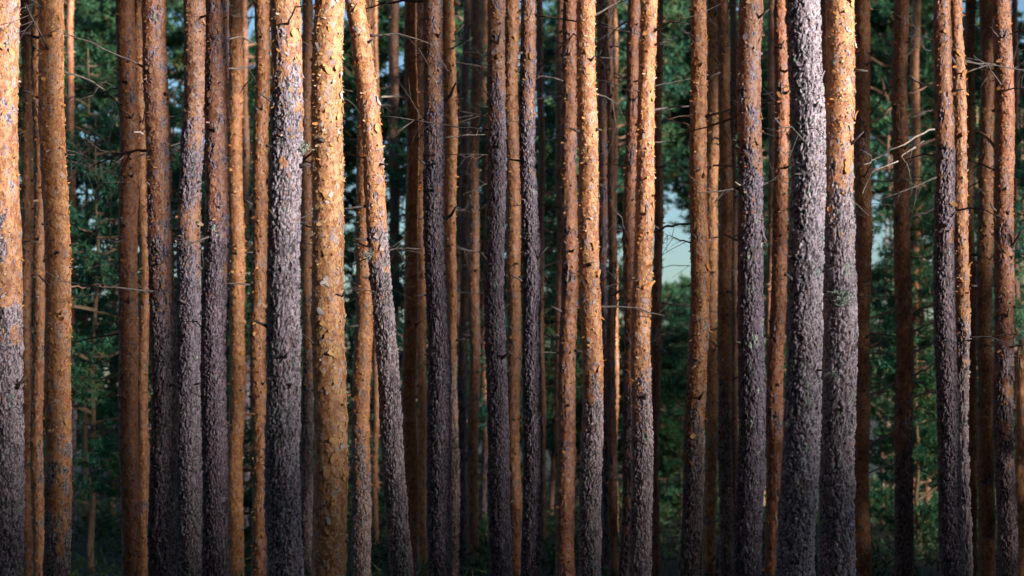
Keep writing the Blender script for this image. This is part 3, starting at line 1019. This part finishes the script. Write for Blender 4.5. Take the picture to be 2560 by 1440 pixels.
for k, (a, b, c, d, e, f_) in enumerate([(2172, 800, 2205, 785, 2236, 770), (2172, 830, 2200, 836, 2236, 838), (2172, 870, 2205, 855, 2238, 840),
                                         (2172, 990, 2205, 975, 2238, 955), (2178, 1115, 2205, 1095, 2238, 1085), (2172, 880, 2200, 880, 2238, 885)]):
    br("r43", [(a, b), (c, d), (e, f_)], .018, .011, 3, M_LIMB, .35, 90 + k, dd=1.0 + .3 * k)
for k, (a, b, c, d, e, f_) in enumerate([(2278, 780, 2310, 772, 2340, 755), (2278, 835, 2310, 815, 2340, 800), (2280, 880, 2310, 868, 2342, 850),
                                         (2280, 945, 2312, 925, 2342, 905), (2280, 1000, 2312, 982, 2344, 978), (2280, 950, 2310, 968, 2342, 980)]):
    br("r44", [(a, b), (c, d), (e, f_)], .018, .011, 3, M_LIMB, .35, 110 + k, dd=1.0 + .3 * k)

# random stubs on the nearer pines, thin dead branches on the ones behind
rng = random.Random(77)
for i, t in enumerate(T):
    if t["name"] in ("side", "snag"):
        continue
    if t["wpx"] > 40:
        for q in range(rng.randrange(4, 9)):
            stub(t, rng.uniform(1.5, t["zhi"] - .2), -math.pi / 2 + rng.uniform(-1.4, 1.4), rng)
    elif t["wpx"] > 20:
        for q in range(rng.randrange(5, 11)):
            stub(t, rng.uniform(1.5, t["zhi"] - .2), -math.pi / 2 + rng.uniform(-1.6, 1.6), rng)
    if t["name"] != "gold13":
        for q in range(rng.randrange(4, 8) if t["D"] > 23 else rng.randrange(1, 4)):
            z = rng.uniform(2.2, t["zhi"])
            th = rng.uniform(-math.pi, math.pi)
            r = float(t["cr"](z))
            c = np.array([float(t["cx"](z)) + math.cos(th) * r * .8, t["D"] + math.sin(th) * r * .8, z])
            L = rng.uniform(.3, 1.3)
            d = np.array([math.cos(th), math.sin(th), rng.uniform(-.25, .35)])
            e = c + d * L + np.array([0, 0, rng.uniform(-.2, .15)])
            dead_branch(t["root"], [c, (c + e) / 2 + np.array([0, 0, rng.uniform(-.03, .09)]), e], rng.uniform(.008, .014), .004, rng,
                        rng.randrange(2, 8), M_DEAD, .45)


# lichen tufts
def lichen(tree_name, px, py, size, seed):
    t = BY[tree_name]
    rg = np.random.default_rng(seed)
    p = P(px, py, t["D"])
    z = p[2]
    r = float(t["cr"](z))
    dx = np.clip((p[0] - float(t["cx"](z))) / r, -1, 1)
    ctr = np.array([p[0], t["D"] - r * math.sqrt(max(0, 1 - dx * dx)), z])
    n = 90
    c = ctr + rg.normal(size=(n, 3)) * np.array([size * .32, size * .12, size * .26])
    V, Q, tone = needle_cloud(rg, c, np.tile([0, -.6, -.1], (n, 1)), 4, size * .3, size * .05, size * .05)
    link("lichen_tuft", mesh_np("lichen_tuft", V - t["base"], Q, {"tone": tone}), M_LICHEN, t["root"], kind="stuff")


lichen("lean14", 926, 638, .085, 1)
lichen("r42", 2098, 745, .13, 2)
lichen("g11", 754, 372, .10, 3)
lichen("r41", 1976, 340, .07, 4)
lichen("r42", 2082, 935, .07, 5)
lichen("r41", 1968, 1060, .05, 6)

# ------------------------------------------------------------------ crowns over the trunks (above the picture for the near trees)
rng = random.Random(5)
for i, t in enumerate(T):
    if t["name"] == "snag":
        continue
    z = max(t["top"] - 1.0, 8.2)
    me, lm = CROWNS[i % 3]
    s = rng.uniform(.9, 1.25) * (1 if t["D"] < 24 else .4)
    a = rng.uniform(0, 6.28)
    x = float(t["cx"](t["top"]))
    loc = (x - t["base"][0], 0, z - t["base"][2])
    c = link("crown", me, None, t["root"], loc, kind=None)
    c.rotation_euler.z = a
    c.scale = (s, s, s)
    b = link("limbs", lm, None, t["root"], loc)
    b.rotation_euler.z = a
    b.scale = (s, s, s)

# ------------------------------------------------------------------ the green pines behind
YOUNG = []
for s in range(5):
    h = (6.5, 8.5, 7.5, 10.0, 5.5)[s]
    mb, me = pine_crown(200 + s, (.5, 1.2, .8, 2.2, .3)[s], h, (1.7, 2.1, 1.9, 2.3, 1.6)[s], (50, 54, 50, 54, 48)[s], 16, 7, 0.15, 0.019)
    me.materials.append(M_NEEDLE)
    lm = bpy.data.meshes.new("limbs")
    lm.from_pydata([tuple(v) for v in mb.v], [], mb.f)
    lm.materials.append(M_LIMB)
    tb = MB()
    rg = random.Random(s)
    zz = np.linspace(-.2, h * 1.02, 12)
    tb.tube([[rg.gauss(0, .03), rg.gauss(0, .03), z] for z in zz], [.06 * (1 - .9 * k / 11) + .008 for k in range(12)], 9, rg)
    tm = bpy.data.meshes.new("trunk")
    tm.from_pydata([tuple(v) for v in tb.v], [], tb.f)
    tm.materials.append(M_LIMB)
    YOUNG.append((me, lm, tm, h))


def young_pine(px, D, kind, sc, label, tint=(1, 1, 1), grp="green pines closing the forest behind"):
    x = (px - 1280) / F * D
    z = float(ground_z(x, D))
    root = bpy.data.objects.new("young_pine", None)
    COL.objects.link(root)
    root.location = (x, D, z)
    root["label"] = label
    root["category"] = "tree"
    root["group"] = grp
    me, lm, tm, h = YOUNG[kind]
    rz = YR.uniform(0, 6.28)
    for nm, m in (("crown", me), ("limbs", lm), ("trunk", tm)):
        o = link(nm, m, None, root)
        o.rotation_euler.z = rz
        o.scale = (sc, sc, sc)
        o.color = (*tint, 1)


YR = random.Random(31)
GL = "blurred dark green pine behind the trunks, its branches hanging low"
# (px, depth, kind, scale)
spots = [(235, 34, 1, .95), (215, 44, 3, 1.1), (285, 52, 1, 1.2), (150, 48, 0, 1.2), (60, 50, 1, 1.1), (430, 44, 3, 1.0), (460, 55, 1, 1.2),
         (600, 36, 0, 1.05), (560, 50, 3, 1.1), (640, 46, 1, 1.1), (760, 52, 1, 1.15), (880, 54, 0, 1.2), (940, 45, 4, 1.0), (1070, 46, 3, 1.0),
         (990, 58, 4, .8), (1070, 50, 1, 1.1), (1150, 44, 3, 1.1), (1190, 56, 1, 1.2), (1240, 50, 0, 1.2), (1350, 46, 3, 1.05), (1380, 52, 1, 1.1),
         (1310, 58, 1, 1.2), (1450, 55, 1, 1.15), (1742, 74, 1, .9), (1672, 66, 4, 1.25), (1704, 72, 0, 1.12), (1540, 50, 0, 1.0), (1560, 58, 4, 1.3), (1690, 60, 4, .95), (1660, 52, 4, .9), (1720, 64, 0, .75),
         (1700, 48, 4, .75), (1870, 52, 1, 1.1), (1830, 44, 3, .7), (1930, 50, 1, 1.1), (1900, 58, 3, 1.1), (2030, 56, 1, 1.2), (2100, 52, 3, 1.0),
         (2200, 46, 0, .95), (2215, 60, 1, .8), (2310, 44, 1, .9), (2320, 56, 3, .95), (2290, 38, 4, .8), (2450, 46, 3, 1.0), (2430, 56, 1, 1.1),
         (2545, 40, 1, 1.0), (2560, 54, 3, 1.1), (-80, 46, 1, 1.1), (-250, 40, 3, 1.1), (2700, 48, 1, 1.1), (2850, 42, 3, 1.1)]
ANCH = [(14, "the pine cut off by the left edge"), (141, "the wide orange pine by the left edge"), (235, "the dark green gap on the left"),
        (322, "the dark reddish pine on the left"), (404, "the rusty purple pine with the forked dead branch"), (475, "the pine with one orange patch"),
        (540, "the reddish pine mottled purple"), (592, "the golden pine half hidden by needles"), (650, "the straight dark orange pine"),
        (768, "the gap left of the bright golden pine"), (895, "the gap right of the bright golden pine"), (958, "the leaning pine"),
        (1028, "the pine with the pale curved stub"), (1091, "the pine with black broken stubs"), (1185, "the thin grey brown pine"),
        (1241, "the left dark grey centre pine"), (1326, "the right dark grey centre pine"), (1420, "the dark reddish brown pine right of centre"),
        (1475, "the sunlit orange pine with grey foot"), (1550, "the slim dark brown pine with bare branches"), (1609, "the orange pine with grey patches"),
        (1690, "the large sky gap"), (1745, "the scaly dull orange pine"), (1812, "the lit orange pine with purple foot"),
        (1876, "the wide dark grey pine"), (1940, "the dark rust brown pine"), (2011, "the thickest pale grey pine"), (2098, "the thick pine with golden top"),
        (2154, "the dark orange brown pine"), (2205, "the tip of the long pale dead branch"), (2257, "the free standing brown red pine"),
        (2310, "the base of the long pale dead branch"), (2402, "the orange pine of the joined right pair"), (2445, "the dim ochre pine at right"),
        (2511, "the pine with star shaped twigs"), (2550, "the broken snag at the right border")]
SEEN = {}
for k, (px, D, kd, sc) in enumerate(spots):
    g_ = YR.uniform(.95, 1.2)
    tint = (g_ * YR.uniform(.8, 1.1), g_, g_ * YR.uniform(.85, 1.25))
    an = min(ANCH, key=lambda a: abs(a[0] - px))[1]
    SEEN[an] = SEEN.get(an, 0) + 1
    word = ("blurred green pine behind ", "another blurred green pine farther behind ", "third green pine deep behind ", "tallest green pine deep behind ", "lowest green pine far behind ", "last green pine farthest behind ", "small green pine deep behind ")[min(6, SEEN[an] - 1)]
    young_pine(px, D, kd, sc, (word + an) if -20 < px < 2580 else "green pine just outside the picture", tint)
# upper dark boughs: taller pines farther back whose crowns fill the top of the picture
for k in range(78):
    px = YR.uniform(-200, 2760)
    D = YR.uniform(58, 78)
    lowgap = abs(px - 1690) < 100 or abs(px - 2215) < 45 or abs(px - 980) < 35
    if k >= 4 and (abs(px - 1690) < 48 or abs(px - 985) < 26):
        continue
    x = (px - 1280) / F * D
    root = bpy.data.objects.new("tall_pine", None)
    COL.objects.link(root)
    root.location = (x, D, float(ground_z(x, D)))
    root["label"] = "tall far pine whose dark boughs fill the top of the picture"
    root["category"] = "tree"
    root["group"] = "tall pines at the back of the forest"
    me, lm = CROWNS[k % 3]
    zc = YR.uniform(.118, .215) * D
    if k < 4:
        px, D = ((1644, 66), (1746, 70), (1642, 74), (962, 68))[k]
        zc, x = .165 * D, (px - 1280) / F * D
        root.location = (x, D, float(ground_z(x, D)))
    if lowgap:
        zc = max(zc, .135 * D)
    tm = YOUNG[3][2]
    o = link("trunk", tm, None, root)
    o.scale = (1.2, 1.2, (zc + 4) / 10.0)
    for nm, m in (("crown", me), ("limbs", lm)):
        o = link(nm, m, None, root, (0, 0, zc))
        o.rotation_euler.z = YR.uniform(0, 6.28)
        o.scale = (1.45, 1.45, 1.25) if k < 4 else (1.2, 1.2, 1.25)

# ------------------------------------------------------------------ the same forest going on out of view, with pines added to hold back light
def unseen_pine(x, y, k, zc=None, sc=1.0, lab="unseen pine of the forest going on beyond the picture's sides"):
    root = bpy.data.objects.new("tall_pine" if y < 18 else "forest_pine", None)
    COL.objects.link(root)
    root.location = (x, y, float(ground_z(x, y)))
    root["label"] = lab
    root["category"] = "tree"
    root["group"] = "pines beyond the sides of the picture" if y > -3 else "unseen pines added on the bank behind the camera"
    src = SIDE_T[k % len(SIDE_T)]
    o = link("trunk", src["trunk"].data, None, root)
    o.color = src["trunk"].color
    o.rotation_euler.z = YR.uniform(0, 6.28)
    me, lm = CROWNS[k % 3]
    a = YR.uniform(0, 6.28)
    zc = YR.uniform(8, 10) if zc is None else zc
    for nm, m in (("crown", me), ("limbs", lm)):
        q = link(nm, m, None, root, (0, 0, zc))
        q.rotation_euler.z = a
        q.scale = (sc, sc, sc)
    o.scale = (1, 1, max(1.0, (zc + 1) / 9.0))


SIDE_T = [t for t in T if t["name"] == "side"]
k = 0
for sgn, cnt, wid in ((1, 50, 12), (-1, 16, 12)):
    for q in range(cnt):
        y = YR.uniform(18.5, 36) if q % 4 or (sgn > 0 and q % 8) else YR.uniform(36, 62)
        x = sgn * (y * .36 + YR.uniform(.5, wid))
        unseen_pine(x, y, k, None if y < 33 else YR.uniform(13, 15))
        k += 1
for q in range(34):                               # added out of view left of the clearing to block sky light
    y = YR.uniform(-1, 18)
    unseen_pine(-(abs(y) * .30 + YR.uniform(2.0, 13)), y, q, YR.uniform(5, 9), 1.25)
for q in range(36):                              # unseen, added on the bank behind the camera to cut sky light
    unseen_pine(YR.uniform(-30, 46), YR.uniform(-19, -6), q, YR.uniform(9.0, 14.5), 2.4, "unseen tall pine added on the bank to cut sky light")
for q in range(44):                               # unseen big crowns added over the clearing to darken the trunks
    y = YR.uniform(-2, 16) if q % 2 else YR.uniform(-2, 7.5)
    unseen_pine((-1) ** q * (abs(y) * .30 + YR.uniform(1.3, 6)), y, q, YR.uniform(10, 12.5), 2.1)
for q in range(18):  # unseen thicket added to keep the low sun off the inner trunks
    y = YR.uniform(20, 27)
    px = 1280 + F * (y * .268 + 2.9 + YR.uniform(0, 12) ** 1.0) / y
    young_pine(px, y, q % 5, YR.uniform(.75, 1.1), "unseen young pine added on the right to block the sun", grp="unseen young pines added to block the sun")

# ------------------------------------------------------------------ undergrowth
rg = np.random.default_rng(8)
n = 2600
yy = rg.uniform(19, 70, n)
xx = rg.uniform(-1, 1, n) * (yy * .36 + 2)
c = np.stack([xx, yy, ground_z(xx, yy) + rg.uniform(.05, .45, n) * np.clip(yy / 34, .35, 1.3)], 1)
V, Q, tone = needle_cloud(rg, c, np.tile([0, 0, .8], (n, 1)), 22, .26, .022, .14)
link("undergrowth", mesh_np("undergrowth", V, Q, {"tone": tone}), M_SHRUB, kind="stuff")
print("trunk tris", STATS["tri"], "objects", len(bpy.data.objects))
